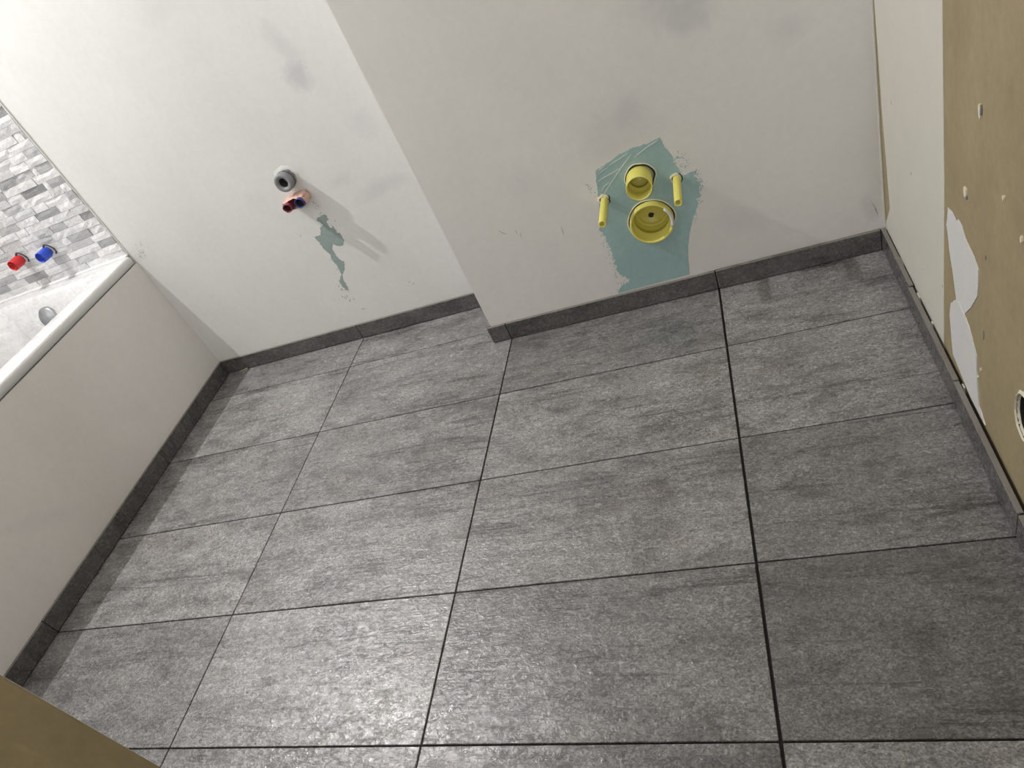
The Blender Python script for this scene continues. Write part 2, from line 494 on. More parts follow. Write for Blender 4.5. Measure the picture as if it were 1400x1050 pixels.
for r in range(len(rows) - 1):
    ytop, ybot = rows[r], rows[r + 1]
    for c in range(-1, 3):
        x0 = GX[c] + JW[c]; x1 = GX[c + 1] - JW[c + 1]
        yt = ytop - (0.0016 if r else 0); yb = ybot + (0.0016 if r < len(rows) - 2 else 0)
        if r == 0:
            if c > 0: continue
            if c == 0: x1 = XBOX - 0.001
        if r == 1 and c >= 1: yt = YB - 0.001
        floor_tile(x0, x1, yb, yt, TONE[r][c + 1])

# skirting tiles
def skirting(name, label, pieces):
    e = structure(empty(name, pieces[0][0][:2] + (0,)), label, 'baseboard')
    for lo, hi, fr in pieces:
        f = Vector(fr)
        a, b = Vector(lo), Vector(hi)
        # dark joint filling behind and under each piece
        if f.y < 0: a.y += 0.004
        elif f.x > 0: b.x -= 0.004
        else: a.x += 0.004
        ja, jb = a.copy(), b.copy()
        ja.z = 0.0004; jb.z = hi[2] - 0.0012
        ex = 0.002
        if f.y: ja.x -= ex; jb.x += ex
        else: ja.y -= ex; jb.y += ex
        box('joint_filling', ja, jb, M['grout'], e)
        box('skirting_tile', lo, hi, M['skirting'], e, bevel=0.0006, top_mat=M['tile_body'], front=fr)
    return e
g = 0.0018
xl = XT + ST
Z0 = 0.0030
FB, FL, FR = (0, -1, 0), (1, 0, 0), (-1, 0, 0)
skirting('baseboard_back', 'dark slate skirting tiles along the niche back wall', [
    ((xl + 0.001, YN - ST, Z0), (-g, YN - 0.0005, SK), FB), ((g, YN - ST, Z0), (XBOX - ST - 0.001, YN - 0.0005, SK), FB)])
skirting('baseboard_toilet', 'dark slate skirting tiles along the boxed-out toilet wall', [
    ((XBOX - ST, YB - ST, Z0), (PX_ - g, YB - 0.0005, SK - 0.001), FB), ((PX_ + g, YB - ST, Z0), (2 * PX_ - g, YB - 0.0005, SK), FB),
    ((2 * PX_ + g, YB - ST - 0.0006, Z0), (XR - ST - 0.006, YB - 0.0005, SK + 0.0012), FB),
    ((XBOX - ST, YB + 0.001, Z0), (XBOX - 0.0005, YN - ST - 0.0005, SK), (-1, 0, 0))])
skirting('baseboard_left', 'dark slate skirting tiles along the bathtub apron', [
    ((XT + 0.0005, -PY_ + g, Z0), (xl, YN - ST + 0.008, SK), FL), ((XT + 0.0005, -3 * PY_ + g, Z0), (xl - 0.0004, -PY_ - g, SK), FL),
    ((XT + 0.0005, YF0 + 0.002, Z0), (xl, -3 * PY_ - g, SK - 0.0006), FL)])
rp = []
gaps = [0.0035, 0.0055, 0.0065, 0.006, 0.006]
ys = [YB - 0.002] + [-k * PY_ for k in (1, 2, 3, 4)] + [YF0]
for k in range(5):
    x1 = XR - gaps[k]
    rp.append(((x1 - ST, ys[k + 1] + g, Z0), (x1, ys[k] - g, SK + (0.001, -0.0004, 0.0006, 0, 0.0005)[k]), FR))
bbr = skirting('baseboard_right', 'dark slate skirting tiles standing off the raw plasterboard wall', rp)
# dabs of adhesive in the gap
for (yy, ln) in ((-0.20, 0.03), (-0.335, 0.02), (-0.43, 0.008), (-0.62, 0.012)):
    box('adhesive_dab', (XR - 0.0045, yy - ln / 2, 0.03), (XR - 0.0005, yy + ln / 2, 0.0535), M['filler_cream'], bbr, bevel=0.001)

# ------------------------------------------------------------------ filler, bare board and scuffs on the walls
def on_box(p): return Vector((p[0], YB, p[1]))
def on_niche(p): return Vector((p[0], YN, p[1]))
def on_right(p): return Vector((XR, p[0], p[1]))
def wpx(pts, axis, val):
    out = []
    for p in pts:
        h = hit(p[0], p[1], axis, val)
        uv = (h.x, h.z) if axis == 1 else (h.y, h.z)
        out.append(uv + tuple(p[2:]))
    return out

# green board left bare around the toilet sleeves
teal_px = [(902, 187, .0012), (908, 200, .001), (919, 213, .001), (921, 221, .004), (934, 240, .001), (947, 234, .006), (957, 250, .008), (955, 270, .007),
           (952, 285, .003), (948, 297, .001), (943, 318, .0008), (941, 335, .0008), (941, 352, .0008), (943, 375, .0005),
           (845, 401, .003), (848, 392, .007), (862, 383, .008), (845, 372, .009), (838, 352, .008), (832, 335, .006), (826, 322, .005), (819, 314, .002),
           (821, 296, .002), (818, 270, .003), (816, 250, .003), (814, 233, .002), (830, 223, .003), (846, 211, .003), (868, 201, .002), (886, 196, .002)]
WC = hit(891, 302, 1, YB); R2 = 0.0535
def keyhole(outline, c, r, n=56):
    """outline with a round hole, joined by a slit"""
    k = min(range(len(outline)), key=lambda i: (outline[i] - c).length)
    area = sum(outline[i].x * outline[(i + 1) % len(outline)].y - outline[(i + 1) % len(outline)].x * outline[i].y for i in range(len(outline)))
    sg = -1 if area > 0 else 1
    d = outline[k] - c; a0 = math.atan2(d.y, d.x)
    ring = [c + Vector((math.cos(a0 + sg * 2 * math.pi * i / n), math.sin(a0 + sg * 2 * math.pi * i / n))) * r for i in range(n)]
    e = Vector((-d.y, d.x)).normalized() * 0.00002
    return outline[:k + 1] + ring + [ring[0] + e] + [outline[k] + e] + outline[k + 1:]
FC = hit(874, 244, 1, YB)
teal = sheet('bare_board', [keyhole(keyhole(ragged(wpx(teal_px, 1, YB), 0.0016, 0.003, 2.0), Vector((FC.x, FC.z)), 0.0305 * 1.04, 40), Vector((WC.x, WC.z)), R2 * 1.03)], on_box, (0, -1, 0), 0.0004, M['teal'], wall_box)
tag(teal, 'bare blue-green plasterboard patch with ragged edges')

def fleck(cx, cz, s):
    n = random.randint(4, 6); a0 = random.random() * 6
    st = random.uniform(0.35, 1.0); ro = random.random() * 3.1
    o = []
    for i in range(n):
        a = a0 + 2 * math.pi * i / n
        r = s * random.uniform(0.5, 1.1)
        x, z = r * math.cos(a), r * st * math.sin(a)
        o.append(Vector((cx + x * math.cos(ro) - z * math.sin(ro), cz + x * math.sin(ro) + z * math.cos(ro))))
    return o
fl = []
for (u0, v0, u1, v1, wdt, n, s) in ((921, 218, 938, 214, 7, 34, .0022), (925, 226, 940, 226, 8, 26, .002), (950, 232, 959, 250, 5, 26, .0026), (958, 250, 957, 275, 4, 26, .0024), (955, 275, 950, 305, 3, 16, .002),
                                (803, 252, 812, 266, 5, 14, .002), (820, 318, 833, 345, 5, 26, .002), (833, 345, 845, 385, 6, 34, .0024), (846, 388, 868, 384, 5, 16, .0024), (840, 396, 848, 398, 2, 6, .002)):
    for _ in range(n):
        t = random.random()
        h = hit(u0 + (u1 - u0) * t + random.gauss(0, wdt * .45), v0 + (v1 - v0) * t + random.gauss(0, wdt * .45), 1, YB)
        fl.append(fleck(h.x, h.z, s * random.uniform(0.5, 1.2)))
tag(sheet('bare_board_flecks', fl, on_box, (0, -1, 0), 0.00035, M['teal'], wall_box), kind='stuff')

def strips(lines, axis, val, wid, seed=0):
    """thin ragged strips along pixel polylines, as outlines in wall coordinates"""
    out = []
    for ln in lines:
        P = [Vector(p[:2]) for p in wpx(ln, axis, val)]
        L, R = [], []
        for k in range(len(P) - 1):
            d = P[k + 1] - P[k]; n = max(2, int(d.length / 0.004)); nr = Vector((-d.y, d.x)).normalized()
            for i in range(n + (k == len(P) - 2)):
                p = P[k] + d * (i / n)
                e = 1.0
                if k == 0: e = min(1, (i + .3) / 4)
                if k == len(P) - 2: e = min(e, (n - i + .3) / 4)
                wv = wid * 0.5 * e * (0.8 + 0.6 * noise.noise(Vector((p.x * 150, p.y * 150, seed))))
                L.append(p + nr * wv); R.append(p - nr * wv)
        out.append(L + list(reversed(R)))
    return out
cr = lambda x, y: (800 + x / 8.75, 180 + y / 8.75)
ridge = [[cr(555, 265), cr(430, 430), cr(310, 610), cr(180, 820)], [cr(893, 88), cr(760, 170), cr(590, 300)], [cr(515, 250), cr(400, 330), cr(285, 405)],
         [cr(140, 600), cr(240, 540), cr(330, 490), cr(430, 430)], [cr(150, 520), cr(200, 470), cr(270, 430)], [cr(190, 730), cr(220, 660), cr(300, 600)], [cr(145, 500), cr(175, 450), cr(230, 415)]]
tag(sheet('filler_ridge', strips(ridge, 1, YB, 0.0022, 1), on_box, (0, -1, 0), 0.0010, M['filler'], wall_box), 'thin white filler ridges across the bare board')
# scuffs on the boxed wall
sc = [[(704, 314), (708, 321)], [(711, 317), (713, 326)], [(694, 434), (697, 430)], [(1191, 276), (1196, 283), (1201, 296)], [(767, 309), (771, 322)], [(681, 315), (690, 320), (694, 319)]]
tag(sheet('scuff_mark', strips(sc, 1, YB, 0.0028, 2), on_box, (0, -1, 0), 0.0003, M['plaster_dark'] if False else simple('scuff_grey', (0.36, 0.35, 0.33), 0.9), wall_box), 'small grey scuffs in the skim coat')
# green showing through on the niche wall
n1 = [(432, 299), (438, 296), (443, 292), (449, 299), (446, 304), (452, 312), (455, 308), (461, 318), (466, 320), (470, 328), (470, 334), (465, 337), (455, 334), (454, 341), (458, 347), (464, 355), (471, 358), (471, 368), (468, 376), (470, 384), (474, 390), (477, 396), (474, 397), (468, 391), (464, 384), (467, 374), (460, 363), (454, 355), (451, 347), (445, 342), (439, 335), (430, 324), (438, 321), (438, 311), (442, 307), (436, 303)]
tag(sheet('bare_board', [ragged(wpx(n1, 1, YN), 0.002, 0.0035, 5.0)], on_niche, (0, -1, 0), 0.0004, simple('pale_green_board', (0.30, 0.375, 0.355), 0.8, 0.2, 200, 0.2, 120), wall_niche), 'pale green bare board showing through the skim below the pipes')
fl = []
for (u0, v0, u1, v1, wdt, n, s) in ((464, 405, 486, 412, 3, 16, .0028), (462, 392, 480, 400, 4, 12, .0026), (494, 422, 500, 424, 1.5, 5, .0026), (408, 320, 412, 324, 2, 4, .002), (560, 386, 567, 388, 2, 5, .0024), (425, 275, 440, 290, 4, 12, .0022), (440, 296, 470, 330, 8, 14, .0024), (452, 345, 470, 372, 6, 14, .0024)):
    for _ in range(n):
        t = random.random()
        h = hit(u0 + (u1 - u0) * t + random.gauss(0, wdt * .5), v0 + (v1 - v0) * t + random.gauss(0, wdt * .5), 1, YN)
        fl.append(fleck(h.x, h.z, s * random.uniform(0.5, 1.2)))
tag(sheet('bare_board_flecks', fl, on_niche, (0, -1, 0), 0.0005, simple('grey_green_fleck', (0.24, 0.27, 0.255), 0.8), wall_niche), kind='stuff')
fl = []
for _ in range(34):
    h = hit(random.gauss(192, 5), random.gauss(346, 6), 1, YN)
    if h.x > XT + 0.002: fl.append(fleck(h.x, h.z, random.uniform(.0008, .0022)))
tag(sheet('plaster_specks', fl, on_niche, (0, -1, 0), 0.0012, simple('grey_specks', (0.33, 0.32, 0.30), 0.9), wall_niche), kind='stuff')

# right wall: taped joint strip, patches, chips
strip_px = [(1195.5, 0), (1200, 60), (1206, 150), (1213, 235), (1217, 285), (1213, 300), (1209.5, 306)]
L = [p[:2] for p in wpx(strip_px, 0, XR)]
yr = [p[:2] for p in wpx([(1291, 490), (1291, 380), (1291.5, 250), (1290, 120), (1289, 0)], 0, XR)]
ol = [(L[0][0], CEIL - 0.005)] + L + [(L[-1][0], 0.005), (yr[0][0], 0.005)] + yr + [(yr[-1][0], CEIL - 0.005)]
ol = [p for p in ol]
tag(sheet('filler_strip', [ragged(ol, 0.006, 0.0007, 3.3)], on_right, (-1, 0, 0), 0.0007, M['filler_cream'], wall_right), 'wide off-white joint filler strip down the raw board')
c6 = lambda x, y: (1270 + x / 6.56, 240 + y / 6.56)
c4 = lambda x, y: (1150 + x / 2.625, 200 + y / 2.625)
p1 = [c6(175, 285), c6(215, 330), c6(250, 410), c6(266, 392), c6(300, 450), c6(330, 560), c6(405, 720), c6(452, 850), c6(448, 960), c4(495, 440), c4(492, 535), c4(470, 575), c4(445, 603), c4(425, 590), c4(415, 545), c4(405, 470), c6(215, 830), c6(190, 680), c6(175, 520), c6(163, 440), c6(172, 370)]
p2 = [c4(398, 562), c4(412, 550), c4(428, 562), c4(446, 606), c4(462, 650), c4(488, 750), c4(492, 850), c4(497, 930), c4(520, 1000), c4(470, 905), c4(405, 745), c4(400, 690), c4(393, 600)]
for pp, sd, th in ((p1, 1.0, 0.0012), (p2, 4.0, 0.0019)):
    tag(sheet('filler_patch', [ragged([p + (0.0012,) for p in wpx(pp, 0, XR)], 0.003, 0.0012, sd)], on_right, (-1, 0, 0), th, M['filler'], wall_right), 'rough white filler patch on the raw board')
# narrow sealed corner line
box('corner_seal', (XR - 0.0045, YB - 0.0028, SK + 0.003), (XR - 0.0002, YB - 0.0003, CEIL - 0.004), M['filler_cream'], wall_right, bevel=0.0008)

def chip(u, v, w_, h_, seed, mat):
    c = hit(u, v, 0, XR)
    rnd = random.Random(seed)
    n = 10
    o = []
    for i in range(n):
        a = 2 * math.pi * i / n
        k = rnd.uniform(0.65, 1.15)
        o.append(Vector((c.y + w_ * k * math.cos(a), c.z + h_ * k * math.sin(a))))
    return o
chips = [(1341, 152, .0055, .010, 1), (1321, 262, .0055, .010, 2), (1373.5, 270, .003, .004, 3), (1398, 326, .003, .005, 4), (1325, 488, .0045, .009, 5), (1342, 505, .002, .004, 6), (1338, 515, .0025, .003, 7)]
for (u, v, a, b, s) in chips:
    sheet('torn_paper_chip', [chip(u, v, a, b, s, None)], on_right, (-1, 0, 0), 0.0022, M['paper'], wall_right)
for (u, v, a, b, s) in ((1343, 151, .0022, .0075, 11), (1323, 270, .0022, .003, 12), (1348, 352.5, .0022, .0042, 13), (1219, 140, .0012, .005, 14), (1246, 237, .0012, .004, 15), (1289, 391, .0014, .003, 16), (1263, 368, .001, .002, 17), (1345, 458, .0024, .011, 18)):
    sheet('dent', [chip(u, v, a, b, s, None)], on_right, (-1, 0, 0), 0.0023 if s < 13 else 0.0009, M['plaster_dark'] if s < 18 else simple('grey_dent', (0.25, 0.23, 0.2), 0.9), wall_right)
# torn ring around the socket hole
rg = bmesh.new(); n = 40
ra, rb, rc = [], [], []
for i in range(n):
    a = 2 * math.pi * i / n
    c, s = math.cos(a), math.sin(a)
    r0 = HR * (1 + 0.09 * noise.noise(Vector((c * 2.2, s * 2.2, 4.0)))) - 0.001
    r1 = r0 + 0.006 + 0.0035 * noise.noise(Vector((c * 5, s * 5, 1.0)))
    ra.append(rg.verts.new((XR + 0.004, HY + c * r0, HZ + s * r0 * 1.15)))
    rb.append(rg.verts.new((XR - 0.0026, HY + c * (r0 + 0.002), HZ + s * (r0 + 0.002) * 1.15)))
    rc.append(rg.verts.new((XR + 0.0002, HY + c * r1, HZ + s * r1 * 1.15)))
for i in range(n):
    j = (i + 1) % n
    rg.faces.new((ra[i], ra[j], rb[j], rb[i])); rg.faces.new((rb[i], rb[j], rc[j], rc[i]))
tag(link_mesh('socket_hole_rim', bm_done(rg, 'socket_hole_rim'), M['paper'], wall_right, (0, 0, 0)), 'torn pale paper rim around the socket hole').location = -world_loc(wall_right)
# cables coiled in the hole
M['cable'] = simple('cable_white', (0.7, 0.69, 0.66), 0.45)
cb = tag(empty('electric_cable', (XR + 0.03, HY, HZ)), 'white electric wires curled inside the socket hole in the plasterboard', 'cable')
tube('wire', [(XR + 0.045, HY + 0.03, HZ + 0.03), (XR + 0.02, HY + 0.022, HZ + 0.022), (XR + 0.012, HY + 0.008, HZ + 0.02), (XR + 0.02, HY - 0.012, HZ + 0.026), (XR + 0.045, HY - 0.02, HZ + 0.03)], 0.0026, M['cable'], cb)
tube('wire', [(XR + 0.045, HY + 0.028, HZ + 0.005), (XR + 0.018, HY + 0.022, HZ + 0.006), (XR + 0.012, HY + 0.012, HZ - 0.002), (XR + 0.018, HY - 0.004, HZ + 0.004), (XR + 0.045, HY - 0.01, HZ - 0.01)], 0.0026, M['cable'], cb)
tube('wire', [(XR + 0.045, HY + 0.012, HZ - 0.03), (XR + 0.02, HY + 0.008, HZ - 0.02), (XR + 0.015, HY - 0.008, HZ - 0.018), (XR + 0.045, HY - 0.02, HZ - 0.02)], 0.0026, M['hole'], cb)

# ------------------------------------------------------------------ toilet connection sleeves
def plastic(name, col, rough=0.38):
    m = NT(name, Roughness=rough)
    P = m.pos()
    c = m.mix(m.noise(P, 60, 3), tuple(x * 0.95 for x in col), tuple(min(1, x * 1.04) for x in col))
    dust = m.noise(P, 130, 4, 0.65)
    c = m.mix(m.ramp(dust, [(0.60, 0.0), (0.78, 0.35)]), c, (0.72, 0.70, 0.62))
    m.l(c, m.b.inputs['Base Color'])
    return m.m
M['yellow'] = plastic('yellow_plastic', (0.72, 0.66, 0.15))
M['gap'] = simple('cut_hole_dark', (0.035, 0.036, 0.033), 0.9)  # near-black, paints the shade of the gaps round the sleeves
OUT = (0, -1, 0)
def pbox(u, v): return hit(u, v, 1, YB)
def sleeve_rod(u, v, length, r, label):
    c = pbox(u, v)
    t = tag(empty('fixing_sleeve', c), label, 'sleeve')
    lathe('sleeve_tube', c, OUT, [(-0.02, r), (length - 0.0008, r), (length, r - 0.0008), (length, r * 0.62), (length - 0.001, r * 0.58), (length - 0.02, r * 0.55), (length - 0.02, 0.00001)], M['yellow'], t, 24)
    lathe('cut_hole', (c.x + 0.0015, c.y, c.z), OUT, [(0.0006, r * 1.45), (0.0009, r * 1.4), (0.0009, 0.00001)], M['gap'], t, 24, wob=0.25)  # flat dark disc painted as the shaded gap, no opening here
    lathe('filler_collar', (c.x - 0.002, c.y, c.z + 0.001), OUT, [(0.0, r * 1.6), (0.0022, r * 1.35), (0.003, r * 1.02)], M['paper'], t, 20, wob=0.35).scale = (1, 1, 1)
    return t
sleeve_rod(925, 244, 0.122, 0.0092, 'thin yellow fixing sleeve poking out nearer the raw plasterboard wall')
sleeve_rod(826.5, 273, 0.122, 0.0092, 'thin yellow fixing sleeve poking out on the side nearer the bathtub')

c = pbox(874, 244)
t = tag(empty('flush_pipe_sleeve', c), 'yellow protective sleeve of the flush pipe above the larger yellow sleeve', 'sleeve')
R1 = 0.0305
lathe('sleeve_tube', c, OUT, [(-0.02, R1), (0.052, R1), (0.053, R1 - 0.0008), (0.053, R1 - 0.0026), (0.020, R1 - 0.003), (0.006, R1 - 0.0032), (0.005, R1 - 0.0075), (-0.004, R1 - 0.008), (-0.005, R1 - 0.004), (-0.028, R1 - 0.005), (-0.029, 0.00001)], M['yellow'], t, 48)
lathe('cut_hole', c + Vector((0.003, 0, 0.001)), OUT, [(0.0006, R1 * 1.17), (0.0009, R1 * 1.15), (0.0009, R1 * 0.99)], M['gap'], t, 40, wob=0.05)
lathe('board_edge', c + Vector((0.003, 0, 0.001)), OUT, [(0.0, R1 * 1.24), (0.0014, R1 * 1.2), (0.0016, R1 * 1.15), (0.0008, R1 * 1.14)], M['paper'], t, 48, wob=0.10)

c = pbox(891, 302)
R2 = 0.0535
t = tag(empty('waste_sleeve', c), 'large round yellow protective sleeve of the toilet waste outlet', 'sleeve')
tb = lathe('sleeve_tube', c, OUT, [(-0.06, R2), (0.016, R2), (0.018, R2 - 0.001), (0.018, R2 - 0.0052), (0.016, R2 - 0.006), (-0.012, R2 - 0.0075), (-0.013, R2 - 0.0105), (-0.020, R2 - 0.0105), (-0.021, R2 - 0.0085), (-0.055, R2 - 0.009), (-0.056, 0.00001)], M['yellow'], t, 64)
lathe('inner_ridge', c + Vector((0, 0.048, 0)), OUT, [(-0.006, R2 - 0.010), (0.0, R2 - 0.010), (0.002, R2 - 0.014), (0.0, R2 - 0.018), (-0.006, R2 - 0.018)], M['yellow'], tb, 48)
lathe('centre_mark', c + Vector((-0.004, 0.0545, -0.012)), OUT, [(0.0, 0.007), (0.001, 0.006), (0.001, 0.00001)], M['gap'], tb, 12, wob=0.3)
lathe('cut_hole', c, OUT, [(0.0006, R2 * 1.06), (0.0009, R2 * 1.05), (0.0009, R2 * 1.0)], M['gap'], t, 56, wob=0.03)
lathe('board_edge', c, OUT, [(0.0, R2 * 1.11), (0.0016, R2 * 1.085), (0.0018, R2 * 1.05), (0.0008, R2 * 1.045)], M['paper'], t, 56, wob=0.06)
# smear of filler down the rim
off = c
pts = []
for k in range(9):
    a = math.radians(40 - 62 * k / 8)
    pts.append((c.x + (R2 - 0.004) * math.cos(a), YB - 0.019 - 0.001 * math.sin(k), c.z + (R2 - 0.004) * math.sin(a)))
tube('filler_smear', pts, 0.0038, M['filler'], t, 8)

# ------------------------------------------------------------------ basin pipes in the niche
M['grey_pvc'] = plastic('grey_pvc', (0.23, 0.24, 0.245), 0.45)
M['bore'] = simple('pipe_bore', (0.012, 0.012, 0.012), 0.7)
M['rubber'] = simple('dark_rubber', (0.05, 0.05, 0.052), 0.6)
M['tape'] = simple('pink_tape', (0.66, 0.44, 0.36), 0.6, 0.5, 150, 0.2, 60)
M['blue_sheath'] = simple('blue_sheath', (0.035, 0.045, 0.22), 0.4, 0, 200, 0.25, 60)
M['red_sheath'] = simple('red_sheath', (0.26, 0.03, 0.06), 0.4, 0, 200, 0.25, 60)
def pn(u, v): return hit(u, v, 1, YN)
c = pn(393.5, 243)
t = tag(empty('waste_pipe', c), 'short grey plastic basin waste pipe poking from the niche wall', 'pipe')
R = 0.0255
lathe('pipe_socket', c, OUT, [(-0.02, R), (0.014, R), (0.015, R * 1.06), (0.036, R * 1.06), (0.038, R * 1.0), (0.038, R * 0.72), (0.036, R * 0.66), (0.0355, R * 0.56), (0.030, R * 0.54)], M['grey_pvc'], t, 40)
lathe('pipe_bore', c, OUT, [(-0.01, R * 0.545), (0.031, R * 0.545), (0.031, R * 0.53), (-0.005, R * 0.52), (-0.006, 0.00001)], M['bore'], t, 32)
lathe('seal_ring', c, OUT, [(0.013, R * 1.0), (0.014, R * 1.09), (0.0175, R * 1.09), (0.0185, R * 1.0)], M['rubber'], t, 32)
lathe('plaster_collar', c + Vector((0.002, 0, 0)), OUT, [(0.0, R * 1.45), (0.0012, R * 1.30), (0.0014, R * 0.98)], M['wall_niche'], t, 28, wob=0.3)
# two sheathed supply pipes and the tape round them
cb_ = pn(417, 266); cr_ = pn(401, 272)
def supply(c, d, r, mat, label, wob):
    t = tag(empty('supply_pipe', c), label, 'pipe')
    ax = Vector((0.02, -1, -0.05))
    lathe('sheath', c, ax, [(-0.02, r), (d * 0.5, r), (d * 0.62, r * 1.05), (d * 0.8, r * 0.99), (d, r * 1.05), (d, r * 0.93), (d - 0.004, r * 0.86), (d - 0.022, r * 0.8), (d - 0.022, 0.00001)], mat, t, 28, wob=wob)
    lathe('pipe_bore', c, ax, [(d - 0.0215, r * 0.7), (d - 0.0205, r * 0.79), (d - 0.006, r * 0.82), (d - 0.0065, r * 0.78), (d - 0.0200, r * 0.74), (d - 0.0200, 0.00001)], M['bore'], t, 20)
    return t
supply(cb_, 0.052, 0.0142, M['blue_sheath'], 'dark blue sheathed supply pipe stub below the grey waste pipe', 0.06)
supply(cr_, 0.056, 0.0125, M['red_sheath'], 'dark red sheathed supply pipe stub beside the blue one', 0.16)
# crumpled tape: a band round both pipes
rings = []
mid = (cb_ + cr_) / 2
ex = (cb_ - cr_); half = ex.length / 2
for k, d in enumerate((0.004, 0.012, 0.020, 0.029, 0.038, 0.044)):
    ring = []
    n = 48
    for i in range(n):
        a = 2 * math.pi * i / n
        ca, sa = math.cos(a), math.sin(a)
        cxx = mid + ex.normalized() * (half * max(-1, min(1, ca * 1.6)))
        rad = 0.0180 + 0.0042 * noise.noise(Vector((ca * 7, sa * 7, d * 260))) + 0.0022 * noise.noise(Vector((ca * 4, sa * 4, d * 170)))
        if k == 5: rad -= 0.0012 + 0.006 * max(0, noise.noise(Vector((ca * 6, sa * 6, 9.0))))
        up = Vector((0, 0, 1))
        dl = -(0.008 * max(0.0, -sa)) if k >= 4 else 0.0
        ring.append(cxx + ex.normalized() * (rad * ca) + up * (rad * sa) + Vector((0, -(d + 0.006 * noise.noise(Vector((ca * 3, sa * 3, 2.0))) * (k >= 4) + dl), -0.05 * d)))
    rings.append(ring)
t = loft('masking_tape', rings, M['tape'], None, smooth=False)
sm = t.modifiers.new('thick', 'SOLIDIFY'); sm.thickness = 0.0008
tag(t, 'crumpled pink masking tape wrapped round the red and blue pipe stubs', 'tape')

# ------------------------------------------------------------------ bathtub
M['enamel'] = simple('white_acrylic', (0.80, 0.80, 0.79), 0.18, 0, 200, 0.01)
M['chrome'] = simple('overflow_metal', (0.42, 0.43, 0.45), 0.3, 0, 200, 0.05, Metallic=0.85)
TX0, TX1, TY0, TY1 = XLEFT + 0.004, -0.6062, YF0 + 0.003, YN - 0.0065
ZR = 0.532
def rrect(x0, x1, y0, y1, r, z, nc=8, ns=22):
    P = []
    cs = [((x1 - r, y1 - r), 0), ((x0 + r, y1 - r), 90), ((x0 + r, y0 + r), 180), ((x1 - r, y0 + r), 270)]
    for k, ((cx, cy), a0) in enumerate(cs):
        for i in range(nc + 1):
            a = math.radians(a0 + 90 * i / nc)
            P.append(Vector((cx + r * math.cos(a), cy + r * math.sin(a), z)))
        (nx, ny), na = cs[(k + 1) % 4]
        a = math.radians(a0 + 90)
        st = Vector((cx + r * math.cos(a), cy + r * math.sin(a), z))
        en = Vector((nx + r * math.cos(math.radians(na)), ny + r * math.sin(math.radians(na)), z))
        for i in range(1, ns):
            P.append(st.lerp(en, i / ns))
    return P
def tub_rings(e=0.0):
    T = []
    def ring(ix0, ix1, iy0, iy1, r, z): T.append(rrect(TX0 + ix0, TX1 - ix1, TY0 + iy0, TY1 - iy1, r, z))
    ring(.012, .012, .012, .012, .004, .5035)
    ring(0, 0, 0, 0, .006, .5035)
    ring(0, 0, 0, 0, .006, ZR - .007)
    ring(.002, .002, .002, .002, .008, ZR - .002)
    ring(.007, .007, .007, .007, .012, ZR)
    ring(.055, .055, .06, .06, .05, ZR)
    ring(.068, .068, .078, .078, .07, ZR - .003)
    ring(.076, .076, .088, .09, .08, ZR - .014)
    ring(.09, .09, .13, .115, .10, ZR - .10)
    ring(.115, .115, .19, .15, .12, ZR - .28)
    ring(.14, .14, .25, .19, .13, ZR - .37)
    ring(.18, .18, .31, .25, .12, ZR - .40)
    ring(.25, .25, .5, .45, .08, ZR - .405)
    return T
tub = tag(empty('bathtub', ((TX0 + TX1) / 2, (TY0 + TY1) / 2, 0)), 'white bathtub under plastic film between the mosaic wall and cream apron', 'bathtub')
loft('tub_shell', tub_rings(), M['enamel'], tub, cap1=True)
xo = (TX0 + TX1) / 2
ovy, ovz = TY1 - .118, ZR - .072
ov = lathe('overflow', (xo + 0.0, ovy, ovz), (0, -1, 0.18), [(-0.006, 0.042), (0.004, 0.042), (0.008, 0.039), (0.009, 0.026), (0.013, 0.024), (0.014, 0.00001)], M['chrome'], tub, 32)
tag(ov, 'grey metal overflow seen through the film')
box('sealant_bead', (TX0 + 0.01, TY1 - 0.012, ZR - 0.002), (TX1 - 0.004, YN - 0.0035, ZR + 0.0055), M['enamel'], tub, bevel=0.003, seg=3)
# protective film
def film_material():
    m = NT('clear_plastic_film', Roughness=0.22)
    tr = m.n('BsdfTransparent'); mx = m.n('MixShader')
    P = m.pos()
    f = m.noise(P, 22, 4, 0.6, 1.2)
    m.l(m.ramp(f, [(0.35, 0.42), (0.7, 0.66)]), mx.inputs[0])
    m.l(tr.outputs[0], mx.inputs[1]); m.l(m.b.outputs[0], mx.inputs[2])
    m.l(mx.outputs[0], m.out.inputs[0])
    m.b.inputs['Base Color'].default_value = (0.88, 0.88, 0.88, 1)
    cre = m.noise(m.mapping(P, (1, 1, 2), (0.4, 0.2, 0.6)), 16, 5, 0.7, 2.0)
    m.bump(cre, 0.6, 0.006)
    return m.m
M['film'] = film_material()
T = tub_rings()[3:]
T2 = []
for a, b in zip(T, T[1:]):
    for k in range(3):
        T2.append([p.lerp(q, k / 3) for p, q in zip(a, b)])
T2.append(T[-1])
cx_, cy_ = xo, (TY0 + TY1) / 2
R2_ = []
